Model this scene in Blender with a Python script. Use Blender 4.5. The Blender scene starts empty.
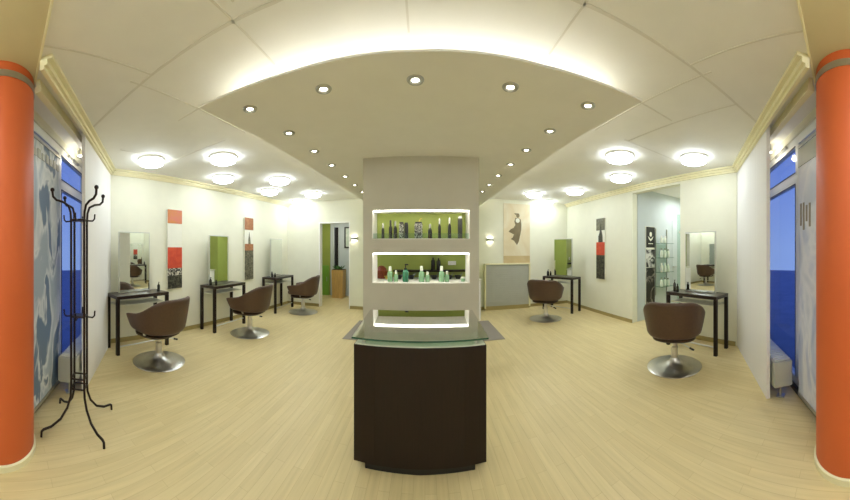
import bpy, bmesh, math, random
from mathutils import Vector, Matrix
random.seed(7)
PI = math.pi
SC = bpy.context.scene
COL = SC.collection

# ------------------------------------------------------------------ materials
def lin(c):
    return tuple((v/255/12.92 if v/255 <= .04045 else ((v/255+.055)/1.055)**2.4) for v in c) + (1,)

def mat(name, rgb, rough=.5, metal=0., var=.06, scale=6., spec=.5, coat=0., stretch=None, bump=0.):
    m = bpy.data.materials.new(name); m.use_nodes = True
    nt = m.node_tree; N = nt.nodes; L = nt.links
    b = N['Principled BSDF']
    b.inputs['Roughness'].default_value = rough
    b.inputs['Metallic'].default_value = metal
    b.inputs['Specular IOR Level'].default_value = spec
    b.inputs['Coat Weight'].default_value = coat
    tc = N.new('ShaderNodeTexCoord'); mp = N.new('ShaderNodeMapping')
    L.new(tc.outputs['Object'], mp.inputs['Vector'])
    if stretch: mp.inputs['Scale'].default_value = stretch
    nz = N.new('ShaderNodeTexNoise'); nz.inputs['Scale'].default_value = scale; nz.inputs['Detail'].default_value = 4
    L.new(mp.outputs['Vector'], nz.inputs['Vector'])
    cr = N.new('ShaderNodeValToRGB')
    c = lin(rgb)
    cr.color_ramp.elements[0].position = .3; cr.color_ramp.elements[1].position = .7
    cr.color_ramp.elements[0].color = tuple(max(0, v*(1-var)) for v in c[:3]) + (1,)
    cr.color_ramp.elements[1].color = tuple(min(1, v*(1+var)) for v in c[:3]) + (1,)
    L.new(nz.outputs['Fac'], cr.inputs['Fac'])
    L.new(cr.outputs['Color'], b.inputs['Base Color'])
    if bump:
        bp = N.new('ShaderNodeBump'); bp.inputs['Strength'].default_value = bump; bp.inputs['Distance'].default_value = .01
        L.new(nz.outputs['Fac'], bp.inputs['Height']); L.new(bp.outputs['Normal'], b.inputs['Normal'])
    return m

def emit(name, rgb, strength):
    m = bpy.data.materials.new(name); m.use_nodes = True
    nt = m.node_tree; N = nt.nodes
    for n in list(N): N.remove(n)
    e = N.new('ShaderNodeEmission'); o = N.new('ShaderNodeOutputMaterial')
    e.inputs['Color'].default_value = lin(rgb); e.inputs['Strength'].default_value = strength
    nt.links.new(e.outputs[0], o.inputs['Surface'])
    return m

def clear_glass(name, tint=(235, 245, 240), refl=1.0, ior=1.5):
    m = bpy.data.materials.new(name); m.use_nodes = True
    nt = m.node_tree; N = nt.nodes; L = nt.links
    for n in list(N): N.remove(n)
    tr = N.new('ShaderNodeBsdfTransparent'); tr.inputs['Color'].default_value = lin(tint)
    gl = N.new('ShaderNodeBsdfGlossy'); gl.inputs['Roughness'].default_value = .01
    fr = N.new('ShaderNodeFresnel'); fr.inputs['IOR'].default_value = ior
    mu = N.new('ShaderNodeMath'); mu.operation = 'MULTIPLY'; mu.inputs[1].default_value = refl; mu.use_clamp = True
    ge = N.new('ShaderNodeNewGeometry'); iv = N.new('ShaderNodeMath'); iv.operation = 'SUBTRACT'; iv.inputs[0].default_value = 1
    L.new(ge.outputs['Backfacing'], iv.inputs[1])
    m2 = N.new('ShaderNodeMath'); m2.operation = 'MULTIPLY'; L.new(fr.outputs[0], m2.inputs[0]); L.new(iv.outputs[0], m2.inputs[1])
    L.new(m2.outputs[0], mu.inputs[0])
    mx = N.new('ShaderNodeMixShader'); o = N.new('ShaderNodeOutputMaterial')
    L.new(mu.outputs[0], mx.inputs['Fac']); L.new(tr.outputs[0], mx.inputs[1]); L.new(gl.outputs[0], mx.inputs[2])
    L.new(mx.outputs[0], o.inputs['Surface'])
    return m

def pattern(name, ca, cb, scale, lo, hi, kind='noise', stretch=(1, 1, 1), rough=.5, third=None):
    """two (or three) colour blotchy print"""
    m = bpy.data.materials.new(name); m.use_nodes = True
    nt = m.node_tree; N = nt.nodes; L = nt.links; b = N['Principled BSDF']
    b.inputs['Roughness'].default_value = rough
    tc = N.new('ShaderNodeTexCoord'); mp = N.new('ShaderNodeMapping'); mp.inputs['Scale'].default_value = stretch
    L.new(tc.outputs['Object'], mp.inputs['Vector'])
    if kind == 'noise':
        t = N.new('ShaderNodeTexNoise'); t.inputs['Scale'].default_value = scale; t.inputs['Detail'].default_value = 3
        t.inputs['Distortion'].default_value = 1.2; out = t.outputs['Fac']
    elif kind == 'wave':
        t = N.new('ShaderNodeTexWave'); t.inputs['Scale'].default_value = scale; t.inputs['Distortion'].default_value = 7
        t.inputs['Detail'].default_value = 2; out = t.outputs['Fac']
    else:
        t = N.new('ShaderNodeTexVoronoi'); t.inputs['Scale'].default_value = scale; out = t.outputs['Distance']
    L.new(mp.outputs['Vector'], t.inputs['Vector'])
    cr = N.new('ShaderNodeValToRGB'); e = cr.color_ramp.elements
    e[0].position = lo; e[0].color = lin(ca); e[1].position = hi; e[1].color = lin(cb)
    if third:
        q = e.new(min(.99, hi+.12)); q.color = lin(third)
    L.new(out, cr.inputs['Fac']); L.new(cr.outputs['Color'], b.inputs['Base Color'])
    return m

def floor_material():
    m = bpy.data.materials.new('parquet_floor'); m.use_nodes = True
    nt = m.node_tree; N = nt.nodes; L = nt.links; b = N['Principled BSDF']
    tc = N.new('ShaderNodeTexCoord'); mp = N.new('ShaderNodeMapping')
    mp.inputs['Rotation'].default_value = (0, 0, PI/2)
    L.new(tc.outputs['Object'], mp.inputs['Vector'])
    br = N.new('ShaderNodeTexBrick')
    br.inputs['Scale'].default_value = 1; br.inputs['Brick Width'].default_value = .62; br.inputs['Row Height'].default_value = .068
    br.inputs['Mortar Size'].default_value = .0012; br.inputs['Mortar Smooth'].default_value = .2
    br.inputs['Color1'].default_value = lin((224, 206, 155)); br.inputs['Color2'].default_value = lin((218, 199, 147))
    br.inputs['Mortar'].default_value = lin((200, 179, 128)); br.inputs['Bias'].default_value = .1
    L.new(mp.outputs['Vector'], br.inputs['Vector'])
    mp2 = N.new('ShaderNodeMapping'); mp2.inputs['Scale'].default_value = (28, 1.6, 1)
    L.new(tc.outputs['Object'], mp2.inputs['Vector'])
    nz = N.new('ShaderNodeTexNoise'); nz.inputs['Scale'].default_value = 1.4; nz.inputs['Detail'].default_value = 6
    L.new(mp2.outputs['Vector'], nz.inputs['Vector'])
    cr = N.new('ShaderNodeValToRGB'); cr.color_ramp.elements[0].color = (.92, .91, .88, 1); cr.color_ramp.elements[1].color = (1.05, 1.04, 1.03, 1)
    cr.color_ramp.elements[0].position = .3; cr.color_ramp.elements[1].position = .7
    L.new(nz.outputs['Fac'], cr.inputs['Fac'])
    mx = N.new('ShaderNodeMix'); mx.data_type = 'RGBA'; mx.blend_type = 'MULTIPLY'; mx.inputs['Factor'].default_value = 1
    L.new(br.outputs['Color'], mx.inputs['A']); L.new(cr.outputs['Color'], mx.inputs['B'])
    L.new(mx.outputs['Result'], b.inputs['Base Color'])
    b.inputs['Roughness'].default_value = .42; b.inputs['Specular IOR Level'].default_value = .35
    return m

M = dict(
    floor=floor_material(),
    wall=mat('painted_wall', (234, 232, 210), .7, var=.015, spec=.2),
    curtain=mat('white_panel', (243, 240, 234), .7, var=.02, scale=1, stretch=(40, 40, .2)),
    ceil=mat('ceiling_paint', (238, 236, 226), .75, var=.015, spec=.2),
    tan=mat('tan_beam_paint', (212, 200, 158), .75, var=.02, spec=.2),
    canopy=mat('canopy_paint', (236, 234, 225), .7, var=.015, spec=.2),
    pillar=mat('taupe_plaster', (202, 197, 180), .7, var=.02, spec=.2),
    white=mat('white_paint', (245, 243, 236), .5, var=.01),
    cream=mat('cream_moulding', (240, 232, 190), .5, var=.02),
    olive=mat('olive_skirting', (165, 148, 92), .5, var=.08),
    seam=mat('ceiling_seam', (222, 218, 204), .7, var=.02),
    orange=mat('orange_column_paint', (208, 98, 44), .5, var=.03, scale=2),
    green=mat('lime_green_paint', (160, 172, 84), .6, var=.05, scale=3),
    brightgreen=mat('bright_green_lacquer', (128, 178, 72), .4, var=.04),
    hallwall=mat('cool_grey_paint', (198, 206, 205), .7, var=.02),
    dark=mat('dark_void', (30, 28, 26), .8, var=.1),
    wenge=mat('wenge_wood', (30, 16, 7), .5, var=.2, scale=5, stretch=(14, 14, 1), spec=.35),
    desk=mat('desk_wood', (46, 32, 24), .3, var=.2, scale=4, stretch=(12, 1, 12), coat=.2),
    leather=mat('brown_leather', (82, 59, 42), .42, var=.08, scale=40, bump=.12),
    leatherdark=mat('dark_brown_leather', (56, 38, 28), .45, var=.08, scale=40, bump=.1),
    chrome=mat('brushed_chrome', (214, 211, 204), .33, 1., var=.04, scale=30),
    alu=mat('satin_aluminium', (188, 188, 182), .35, 1., var=.04, scale=30),
    black=mat('black_plastic', (22, 21, 20), .35, var=.1),
    iron=mat('dark_bronze_iron', (42, 31, 25), .38, .5, var=.04, scale=20),
    mirror=mat('mirror_silver', (236, 240, 236), .015, 1., var=.004),
    silverframe=mat('pale_mirror_frame', (206, 206, 192), .35, .3, var=.03),
    shelfglass=mat('frosted_shelf', (226, 226, 205), .3, var=.02),
    grey=mat('grey_radiator', (184, 184, 170), .45, var=.03),
    matgrey=mat('grey_floor_mat', (150, 141, 128), .75, var=.05, scale=50),
    glass=clear_glass('clear_glass'),
    greenglass=clear_glass('green_tinted_glass', (176, 214, 196), 1.6),
    winglass=clear_glass('window_glass', (232, 240, 248), 1.1),
    topglass=clear_glass('coated_counter_glass', (196, 220, 206), 4.6),
    glassedge=mat('green_glass_edge', (40, 84, 66), .2, var=.05),
    pvc=mat('white_window_frame', (236, 236, 226), .4, var=.01),
    lamp=emit('lamp_glow', (232, 243, 255), 15.5),
    spot=emit('spot_glow', (255, 248, 232), 22),
    cove=emit('cove_glow', (250, 251, 250), 7),
    led=emit('led_glow', (255, 252, 240), 10),
    sconce=emit('sconce_glow', (255, 248, 230), 8),
    wood=mat('light_planter_wood', (196, 158, 92), .5, var=.15, scale=4, stretch=(10, 10, 1)),
    leaf=mat('plant_leaf', (64, 110, 44), .5, var=.3, scale=20),
    paper=mat('white_print', (234, 232, 214), .6, var=.02),
    wicker=pattern('red_brown_wicker', (150, 70, 40), (96, 40, 26), 60, .35, .65),
    yellow=mat('yellow_ceramic', (206, 180, 70), .4, var=.05),
    palegreen=mat('pale_green_bottle', (140, 182, 140), .25, var=.08, scale=12),
    teal=mat('teal_green_bottle', (60, 128, 96), .2, var=.1, scale=12),
    cap=mat('white_cap', (235, 238, 222), .4, var=.02),
    darkbottle=mat('dark_bottle', (40, 40, 32), .25, var=.2, scale=20),
    greyprint=pattern('grey_white_print', (40, 40, 36), (190, 190, 176), 55, .45, .6),
    silver=mat('silver_plastic', (196, 198, 186), .25, .5, var=.04),
    asphalt=mat('pavement', (120, 128, 150), .8, var=.15, scale=3),
    facade=mat('street_facade', (110, 116, 132), .8, var=.1, scale=2),
)

# ------------------------------------------------------------------ mesh helpers
def bx(bm, c, s, rz=0., bev=0., seg=2):
    mtx = Matrix.Translation(Vector(c)) @ Matrix.Rotation(rz, 4, 'Z') @ Matrix.Diagonal(Vector((s[0], s[1], s[2], 1)))
    g = bmesh.ops.create_cube(bm, size=1, matrix=mtx)
    if bev:
        es = list({e for v in g['verts'] for e in v.link_edges})
        bmesh.ops.bevel(bm, geom=es, offset=bev, segments=seg, affect='EDGES', profile=.5, clamp_overlap=True)
    return bm

def seg_box(bm, p, q, th, z0, z1, side=0):
    """box along the plan line p-q; side -1/0/1 puts the thickness right of / on / left of the line"""
    p = Vector(p); q = Vector(q); d = q-p; n = Vector((-d.y, d.x)).normalized()
    a = n*(th*(side-1)/2); b = n*(th*(side+1)/2)
    vs = [bm.verts.new((v.x, v.y, z)) for z in (z0, z1) for v in (p+a, q+a, q+b, p+b)]
    for f in ((3, 2, 1, 0), (4, 5, 6, 7), (0, 1, 5, 4), (1, 2, 6, 5), (2, 3, 7, 6), (3, 0, 4, 7)):
        bm.faces.new([vs[i] for i in f])
    return bm

def lathe(bm, prof, c=(0, 0, 0), n=28):
    """prof = [(r, z)...] bottom to top, closed at the axis"""
    rings = []
    for r, z in prof:
        if r < 1e-5: rings.append([bm.verts.new((c[0], c[1], c[2]+z))])
        else: rings.append([bm.verts.new((c[0]+r*math.cos(2*PI*i/n), c[1]+r*math.sin(2*PI*i/n), c[2]+z)) for i in range(n)])
    for a, b in zip(rings, rings[1:]):
        for i in range(n):
            j = (i+1) % n
            if len(a) == 1 and len(b) == 1: continue
            if len(a) == 1: bm.faces.new((a[0], b[j], b[i]))
            elif len(b) == 1: bm.faces.new((a[i], a[j], b[0]))
            else: bm.faces.new((a[i], a[j], b[j], b[i]))
    return bm

def cyl(bm, c, r, h, n=24):
    return lathe(bm, [(0, 0), (r, 0), (r, h), (0, h)], c, n)

def tube(bm, pts, r, n=8):
    pts = [Vector(p) for p in pts]; rings = []
    up = Vector((0, 0, 1))
    t0 = (pts[1]-pts[0]).normalized()
    ref = up if abs(t0.dot(up)) < .9 else Vector((1, 0, 0))
    nrm = (ref - t0*ref.dot(t0)).normalized()
    for i, p in enumerate(pts):
        if i == 0: t = t0
        elif i == len(pts)-1: t = (pts[-1]-pts[-2]).normalized()
        else: t = ((pts[i+1]-p).normalized()+(p-pts[i-1]).normalized()).normalized()
        nrm = (nrm - t*nrm.dot(t)).normalized(); bn = t.cross(nrm)
        rings.append([bm.verts.new(p+(nrm*math.cos(2*PI*k/n)+bn*math.sin(2*PI*k/n))*r) for k in range(n)])
    for a, b in zip(rings, rings[1:]):
        for k in range(n): bm.faces.new((a[k], a[(k+1) % n], b[(k+1) % n], b[k]))
    bm.faces.new(rings[0][::-1]); bm.faces.new(rings[-1])
    return bm

def prism(bm, pts, axis, base, depth):
    """extrude a 2D outline; axis 'x','y','z' is the extrusion direction"""
    def w(a, b, d):
        return {'x': (d, a, b), 'y': (a, d, b), 'z': (a, b, d)}[axis]
    lo = [bm.verts.new(w(a, b, base)) for a, b in pts]; hi = [bm.verts.new(w(a, b, base+depth)) for a, b in pts]
    n = len(pts)
    bm.faces.new(lo[::-1]); bm.faces.new(hi)
    for i in range(n): bm.faces.new((lo[i], lo[(i+1) % n], hi[(i+1) % n], hi[i]))
    return bm

def ball(bm, c, r, sz=1.):
    bmesh.ops.create_uvsphere(bm, u_segments=14, v_segments=9, radius=r,
                              matrix=Matrix.Translation(Vector(c)) @ Matrix.Diagonal(Vector((1, 1, sz, 1))))
    return bm

def new(): return bmesh.new()

def obj(name, bm, material, parent=None, smooth=False, sub=0, loc=None):
    bmesh.ops.recalc_face_normals(bm, faces=bm.faces[:])
    me = bpy.data.meshes.new(name); bm.to_mesh(me); bm.free()
    o = bpy.data.objects.new(name, me); COL.objects.link(o)
    me.materials.append(material)
    if parent: o.parent = parent
    if loc: o.location = loc
    if smooth:
        me.polygons.foreach_set('use_smooth', [True]*len(me.polygons))
        if not sub: me.set_sharp_from_angle(angle=math.radians(38))
    if sub:
        s = o.modifiers.new('sub', 'SUBSURF'); s.levels = sub; s.render_levels = sub
    return o

def tag(o, label, cat, group=None):
    o['label'] = label; o['category'] = cat
    if group: o['group'] = group
    return o

def thing(name, label, cat, loc=(0, 0, 0), rz=0., group=None):
    o = bpy.data.objects.new(name, None); COL.objects.link(o)
    o.location = loc; o.rotation_euler = (0, 0, rz); o.empty_display_size = .1
    return tag(o, label, cat, group)

def struct(name, bm, m, label=None, cat=None, parent=None, smooth=False):
    o = obj(name, bm, m, parent, smooth)
    if not parent:
        o['kind'] = 'structure'
        if label: tag(o, label, cat)
    return o

def dup(root, loc, rz, label, group=None):
    r = root.copy(); COL.objects.link(r); r.location = loc; r.rotation_euler = (0, 0, rz); r['label'] = label
    if group: r['group'] = group
    for ch in list(root.children):
        c = ch.copy(); COL.objects.link(c); c.parent = r
        for g in list(ch.children):
            d = g.copy(); COL.objects.link(d); d.parent = c
    return r

# ------------------------------------------------------------------ the room shell
ZC, ZD, YB = 2.61, 2.43, 6.207
LP0, LP1 = Vector((-1.68, .24)), Vector((-3.735, 1.62))      # left front line of the room
RP0, RP1 = Vector((1.66, .24)), Vector((3.61, 1.60))         # right front line
LU = (LP1-LP0).normalized(); LN = Vector((LU.y, -LU.x)); LN = LN if LN.y < 0 else -LN
RU = (RP1-RP0).normalized(); RN = Vector((RU.y, -RU.x)); RN = RN if RN.y < 0 else -RN
LL, RL = (LP1-LP0).length, (RP1-RP0).length
def lp(t, off=0.): v = LP0+LU*t+LN*off; return (v.x, v.y)
def rp(t, off=0.): v = RP0+RU*t+RN*off; return (v.x, v.y)
REC = .36

def slab(name, pts, z, th, m, label, cat):
    return struct(name, prism(new(), pts, 'z', z, th), m, label, cat)
plan = [(-1.95, -1.3), (1.95, -1.3), rp(0, REC+.05), rp(RL, REC+.05), (3.9, 2.3), (5.7, 2.3), (5.7, 4.1), (3.8, 4.1), (3.8, 6.3),
        (-1.5, 6.3), (-1.5, 8.1), (-3.6, 8.1), (-3.6, 6.3), (-3.86, 1.7), lp(LL, REC+.05), lp(0, REC+.05)]
slab('floor', plan, -.1, .1, M['floor'], 'pale oak strip floor across the whole salon', 'floor')
up = [(rp(0, REC+.05)[0]-.02, .245), rp(.35, REC+.05), rp(RL, REC+.05), (3.9, 2.3), (5.7, 2.3), (5.7, 4.1), (3.8, 4.1), (3.8, 6.3),
      (-3.6, 6.3), (-3.86, 1.7), lp(LL, REC+.05), lp(.35, REC+.05), (lp(0, REC+.05)[0]+.02, .245)]
slab('ceiling', up, ZC, .12, M['ceil'], 'cream main ceiling with round flush lights', 'ceiling')
slab('ceiling_front', [(-2.3, -1.35), (2.3, -1.35), (2.3, .245), (-2.3, .245)], ZC-.012, .13, M['tan'],
     'tan painted ceiling strip over the orange columns', 'ceiling')
bm = new(); bx(bm, (0, .248, ZC-.008), (4.2, .014, .022)); struct('trim_1', bm, M['cream'], 'thin cream edge strip of the tan ceiling', 'trim')

# ceiling board seams
bm = new()
def strip(bm, p, q, w=.012):
    p = Vector(p); q = Vector(q); d = (q-p).normalized()*w*.5; n = Vector((-d.y, d.x))
    seg_box(bm, p, q, w, ZC-.003, ZC+.002)
arc = [(-3.5, .78), (-2.5, .9), (-1.6, .99), (-1.1, 1.06), (-.7, 1.12), (0, 1.15), (.7, 1.11), (1.1, 1.05), (1.6, .97), (2.7, .83), (3.4, .74)]
for a, b in zip(arc, arc[1:]):
    if a[0] < -2.7 or b[0] > 2.9: continue
    strip(bm, a, b, .02)
for x in (-2.95, -1.72, -.93, -.09, .74, 1.6, 2.05):
    strip(bm, (x, .9 if abs(x) < 2.5 else 1.4), (x, 2.2 if abs(x) > 1.5 else 1.5))
    strip(bm, (x*.92, .25), (x*.92, 1.0)) if abs(x) < 1.8 else None
for s in (-1, 1): strip(bm, (s*1.45, 1.55), (s*2.0, 1.55)); strip(bm, (s*2.0, 2.2), (s*2.9, 2.2))
struct('trim_2', bm, M['seam'], 'shallow seams between the main ceiling boards', 'trim')

# side and back walls
bm = new(); seg_box(bm, LP1, (-3.45, YB+.1), .12, 0, ZC, 1); struct('wall_left', bm, M['wall'], 'cream left wall behind the three styling stations', 'wall')
bm = new(); RX = 3.60
seg_box(bm, (RX, 3.74), (RX, YB+.1), .14, 0, ZC, -1)
seg_box(bm, (RX, 1.60), (RX, 2.61), .14, 0, ZC, -1)
seg_box(bm, (RX, 2.61), (RX, 3.74), .14, 2.49, ZC, -1)
struct('wall_right', bm, M['wall'], 'cream right wall with a tall passage opening', 'wall')
DX0, DX1, DZ = -2.56, -1.765, 2.08
bm = new()
bx(bm, ((-3.6+DX0)/2, YB+.07, ZC/2), (DX0+3.6, .14, ZC)); bx(bm, ((DX1+3.75)/2, YB+.07, ZC/2), (3.75-DX1, .14, ZC))
bx(bm, ((DX0+DX1)/2, YB+.07, (DZ+ZC)/2), (DX1-DX0, .14, ZC-DZ))
struct('wall_back', bm, M['wall'], 'cream back wall with a doorway on its left', 'wall')
bm = new(); bx(bm, (-.09, (5.78+YB)/2, ZD/2), (2.44, YB-5.78, ZD-.001)); struct('wall_back_green', bm, M['green'], 'lime green back wall behind the central pillar', 'wall')
# passage on the right
bm = new(); seg_box(bm, (RX+.13, 3.74), (5.6, 3.74), .1, 0, ZC, 1); struct('wall_passage_far', bm, M['hallwall'], 'grey far wall of the right passage', 'wall')
bm = new(); seg_box(bm, (5.6, 2.5), (5.6, 3.84), .1, 0, ZC, -1); struct('wall_passage_end', bm, M['wall'], 'pale end wall of the right passage', 'wall')
bm = new(); seg_box(bm, (RX+.13, 2.61), (5.6, 2.61), .1, 0, ZC, -1); struct('wall_passage_near', bm, M['wall'], 'near wall of the right passage', 'wall')
# hall behind the doorway
bm = new()
bx(bm, (-3.2, 7.93, 1.2), (.62, .06, 2.4)); bx(bm, (-3.5, 7.14, 1.2), (.06, 1.58, 2.4))
struct('wall_hall_green', bm, M['green'], 'green wall of the hall beyond the doorway', 'wall')
bm = new()
bx(bm, (-2.045, 7.93, 1.2), (1.12, .06, 2.4)); bx(bm, (-1.5, 7.14, 1.2), (.06, 1.58, 2.4)); bx(bm, (-2.68, 7.93, 2.25), (.14, .06, .3)); bx(bm, (-2.815, 7.93, 1.2), (.13, .06, 2.4))
struct('wall_hall_grey', bm, M['hallwall'], 'cool grey wall of the hall beyond the doorway', 'wall')
bm = new(); bx(bm, (-2.5, 7.1, 2.42), (2.1, 1.75, .06)); struct('ceiling_hall', bm, M['ceil'], 'low ceiling of the hall beyond the doorway', 'ceiling')
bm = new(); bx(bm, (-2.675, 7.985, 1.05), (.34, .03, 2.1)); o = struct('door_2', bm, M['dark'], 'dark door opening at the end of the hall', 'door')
bm = new(); bx(bm, (-2.765, 7.885, 1.06), (.04, .05, 2.12)); bx(bm, (-2.59, 7.885, 1.06), (.03, .05, 2.12)); obj('door_frame', bm, M['hallwall'], o)
bm = new(); bx(bm, (-3.17, 7.87, .46), (.5, .04, .92), bev=.006); o = thing('hall_cupboard', 'bright green low cupboard front in the hall beyond the doorway', 'cupboard', (-3.16, 7.88, 0))
obj('door_panel', bm, M['brightgreen'], o, loc=(3.16, -7.88, 0))
bm = new(); bx(bm, (-2.98, 7.845, .5), (.012, .02, .14)); obj('handle', bm, M['alu'], o, loc=(3.16, -7.88, 0))
# doorway lining
bm = new()
bx(bm, (DX0+.012, YB+.07, DZ/2), (.024, .16, DZ)); bx(bm, (DX1-.012, YB+.07, DZ/2), (.024, .16, DZ)); bx(bm, ((DX0+DX1)/2, YB+.07, DZ-.012), (DX1-DX0-.048, .16, .024))
struct('door_1', bm, M['white'], 'open white lined doorway in the back wall', 'door')

# front line: solid panels at the outer ends, window recess in between
bm = new(); seg_box(bm, lp(1.07), lp(LL), .035, 0, ZC, -1 if LN.dot(Vector((-LU.y, LU.x))) < 0 else 1)
struct('wall_front_left', bm, M['curtain'], 'white wall panel between the coat stand and left mirror station', 'wall')
bm = new(); seg_box(bm, rp(.93), rp(RL), .035, 0, ZC, -1 if RN.dot(Vector((-RU.y, RU.x))) < 0 else 1)
struct('wall_front_right', bm, M['curtain'], 'white wall panel beside the right window', 'wall')
bm = new(); bx(bm, (0, -1.34, ZC/2), (4.6, .08, ZC))
seg_box(bm, (-1.98, -1.3), lp(-.1, REC+.04), .08, 0, ZC); seg_box(bm, (1.98, -1.3), rp(-.1, REC+.04), .08, 0, ZC)
struct('wall_front', bm, M['wall'], 'cream front wall behind the orange columns', 'wall')
for nm, P, L_, lab in (('wall_recess_left', lp, LL, 'side reveal of the left window recess'), ('wall_recess_right', rp, RL, 'side reveal of the right window recess')):
    bm = new(); seg_box(bm, P(L_-.02, .08), P(L_-.02, REC+.1), .06, 0, ZC); struct(nm, bm, M['wall'], lab, 'wall')
# pelmet rail in the recess
for nm, P, L_, t0, lab in (('trim_3', lp, LL, .2, 'cream curtain rail over the left window'), ('trim_4', rp, RL, .2, 'cream curtain rail over the right window')):
    bm = new(); seg_box(bm, P(t0, .10), P(L_-.1, .10), .05, 2.52, 2.56); seg_box(bm, P(t0, .10), P(L_-.1, .10), .03, 2.56, ZC)
    struct(nm, bm, M['cream'], lab, 'trim')

# cornices
def cornice(nm, pts, inward, lab):
    bm = new()
    for (p, q) in zip(pts, pts[1:]):
        for th, z0, z1 in ((.028, 2.528, 2.552), (.050, 2.552, 2.585), (.085, 2.585, ZC-.001)):
            seg_box(bm, p, q, th, z0, z1, inward)
    struct(nm, bm, M['cream'], lab, 'cornice')
cornice('trim_5', [LP1, (-3.45, YB)], -1, 'cream cornice along the left wall')
cornice('trim_6', [(RX, YB), (RX, 1.6)], -1, 'cream cornice along the right wall')
cornice('trim_7', [(LP0.x, LP0.y+.01), LP1], -1, 'cream cornice over the left window')
cornice('trim_8', [RP0+Vector((0, .01)), RP1], 1, 'cream cornice over the right window')
# skirtings
bm = new(); seg_box(bm, LP1, (-3.45, YB), .018, 0, .065, -1); struct('baseboard_left', bm, M['olive'], 'olive skirting along the left wall', 'skirting')
bm = new(); seg_box(bm, (RX, YB), (RX, 3.74), .018, 0, .065, -1); seg_box(bm, (RX, 2.61), (RX, 1.62), .018, 0, .065, -1)
struct('baseboard_right', bm, M['olive'], 'olive skirting along the right wall', 'skirting')
bm = new()
for a, b in ((-3.45, DX0), (DX1, -1.36), (1.26, RX)): bx(bm, ((a+b)/2, YB-.009, .035), (b-a, .018, .07))
struct('baseboard_back', bm, M['olive'], 'olive skirting along the back wall', 'skirting')

# orange columns
for x, r, lab in ((-1.951, .243, 'thick orange round column at the left'), (1.84, .23, 'thick orange round column at the right')):
    bm = new(); cyl(bm, (x, 0, 0), r, ZC-.013, 64)
    c = struct('column', bm, M['orange'], lab, 'column', smooth=True)
    bm = new(); lathe(bm, [(r+.001, 0), (r+.014, 0), (r+.014, .035), (r+.001, .04)], (x, 0, 0), 64); obj('base_ring', bm, M['cream'], c, True)
    bm = new(); lathe(bm, [(r+.001, ZC-.11), (r+.006, ZC-.11), (r+.006, ZC-.07), (r+.001, ZC-.07)], (x, 0, 0), 64); obj('collar_band', bm, M['alu'], c, True)

# windows in the recess
def window(nm, P, L_, lab, m0, m1):
    t0, t1 = -.02, L_-.06
    off = REC
    bm = new()
    for a, b in ((t0, t0+.06), (m0, m1), (t1-.07, t1)): seg_box(bm, P(a, off), P(b, off), .06, .05, 2.53)
    for z0, z1 in ((.05, .13), (2.07, 2.18), (2.45, 2.53)): seg_box(bm, P(t0, off), P(t1, off), .06, z0, z1)
    w = struct(nm, bm, M['pvc'], lab, 'window')
    for a, b in ((t0+.06, m0), (m1, t1-.07)):
        bm = new(); seg_box(bm, P(a, off), P(b, off), .012, .13, 2.07); obj('pane', bm, M['winglass'], w)
        bm = new(); seg_box(bm, P(a, off), P(b, off), .012, 2.18, 2.45); obj('transom_pane', bm, M['winglass'], w)
    bm = new()
    for a, b in ((m1-.004, m1+.003), (t1-.075, t1-.068)): seg_box(bm, P(a, off-.032), P(b, off-.032), .006, .13, 2.07)
    for z0 in (2.06, 2.44, 2.175): seg_box(bm, P(m1, off-.032), P(t1-.07, off-.032), .006, z0, z0+.01)
    obj('seal', bm, M['black'], w)
    bm = new(); seg_box(bm, P(t1-.045, off-.05), P(t1-.02, off-.05), .03, 1.15, 1.3); obj('handle', bm, M['alu'], w)
    bm = new(); seg_box(bm, P(t0, off), P(t1, off), .12, 0, .05); obj('sill', bm, M['black'], w)
    bm = new(); seg_box(bm, P(m1+.2, off-.05), P(m1+.55, off-.05), .03, 2.49, 2.515); obj('opener_bar', bm, M['alu'], w)
    bm = new(); seg_box(bm, P(t0, off), P(t1, off), .1, 2.53, ZC); obj('head', bm, M['wall'], w)
window('window_1', lp, LL, 'tall white framed shop window with transom at the left', 1.19, 1.27)
window('window_2', rp, RL, 'tall white framed shop window with transom at the right', .93, 1.01)

# street outside
bm = new(); bx(bm, (0, 0, -.2), (40, 40, .1)); struct('ground', bm, M['asphalt'], 'bluish pavement outside the shop windows', 'pavement')

# poster banners hanging in the windows
posterL = pattern('blue_white_figure_print', (104, 124, 146), (222, 225, 224), 2.6, .40, .46, 'noise', (1.6, 1.6, .6), .45, (168, 180, 188))
posterR = pattern('pale_blue_figure_print', (150, 164, 200), (226, 226, 232), 2.2, .3, .52, 'noise', (1.2, 1.2, .55), .45, (196, 200, 212))
def banner(P, t0, t1, off, z0, z1, m, lab):
    b = thing('window_banner', lab, 'banner', P((t0+t1)/2, off)+(z0,))
    inv = (-b.location.x, -b.location.y, -b.location.z)
    bm = new(); seg_box(bm, P(t0, off), P(t1, off), .008, z0+.02, z1-.02); obj('print', bm, m, b, loc=inv)
    bm = new(); seg_box(bm, P(t0, off), P(t1, off), .024, z1-.03, z1); obj('top_rail', bm, M['alu'], b, loc=inv)
    bm = new(); seg_box(bm, P(t0, off), P(t1, off), .024, z0, z0+.03); obj('bottom_rail', bm, M['alu'], b, loc=inv)
    return b, inv
b, inv = banner(lp, .15, 1.06, REC-.09, .06, 2.36, posterL, 'tall blue and white figure banner in the left shop window')
bm = new()
for i in range(7): seg_box(bm, lp(1.02-.085*i, REC-.096), lp(.96-.085*i, REC-.096), .006, 2.19, 2.19+(.075 if i % 2 else .06))
obj('lettering', bm, M['grey'], b, loc=inv)
b, inv = banner(rp, .05, .79, REC-.09, .06, 2.36, posterR, 'tall pale blue figure banner in the right shop window')
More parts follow.
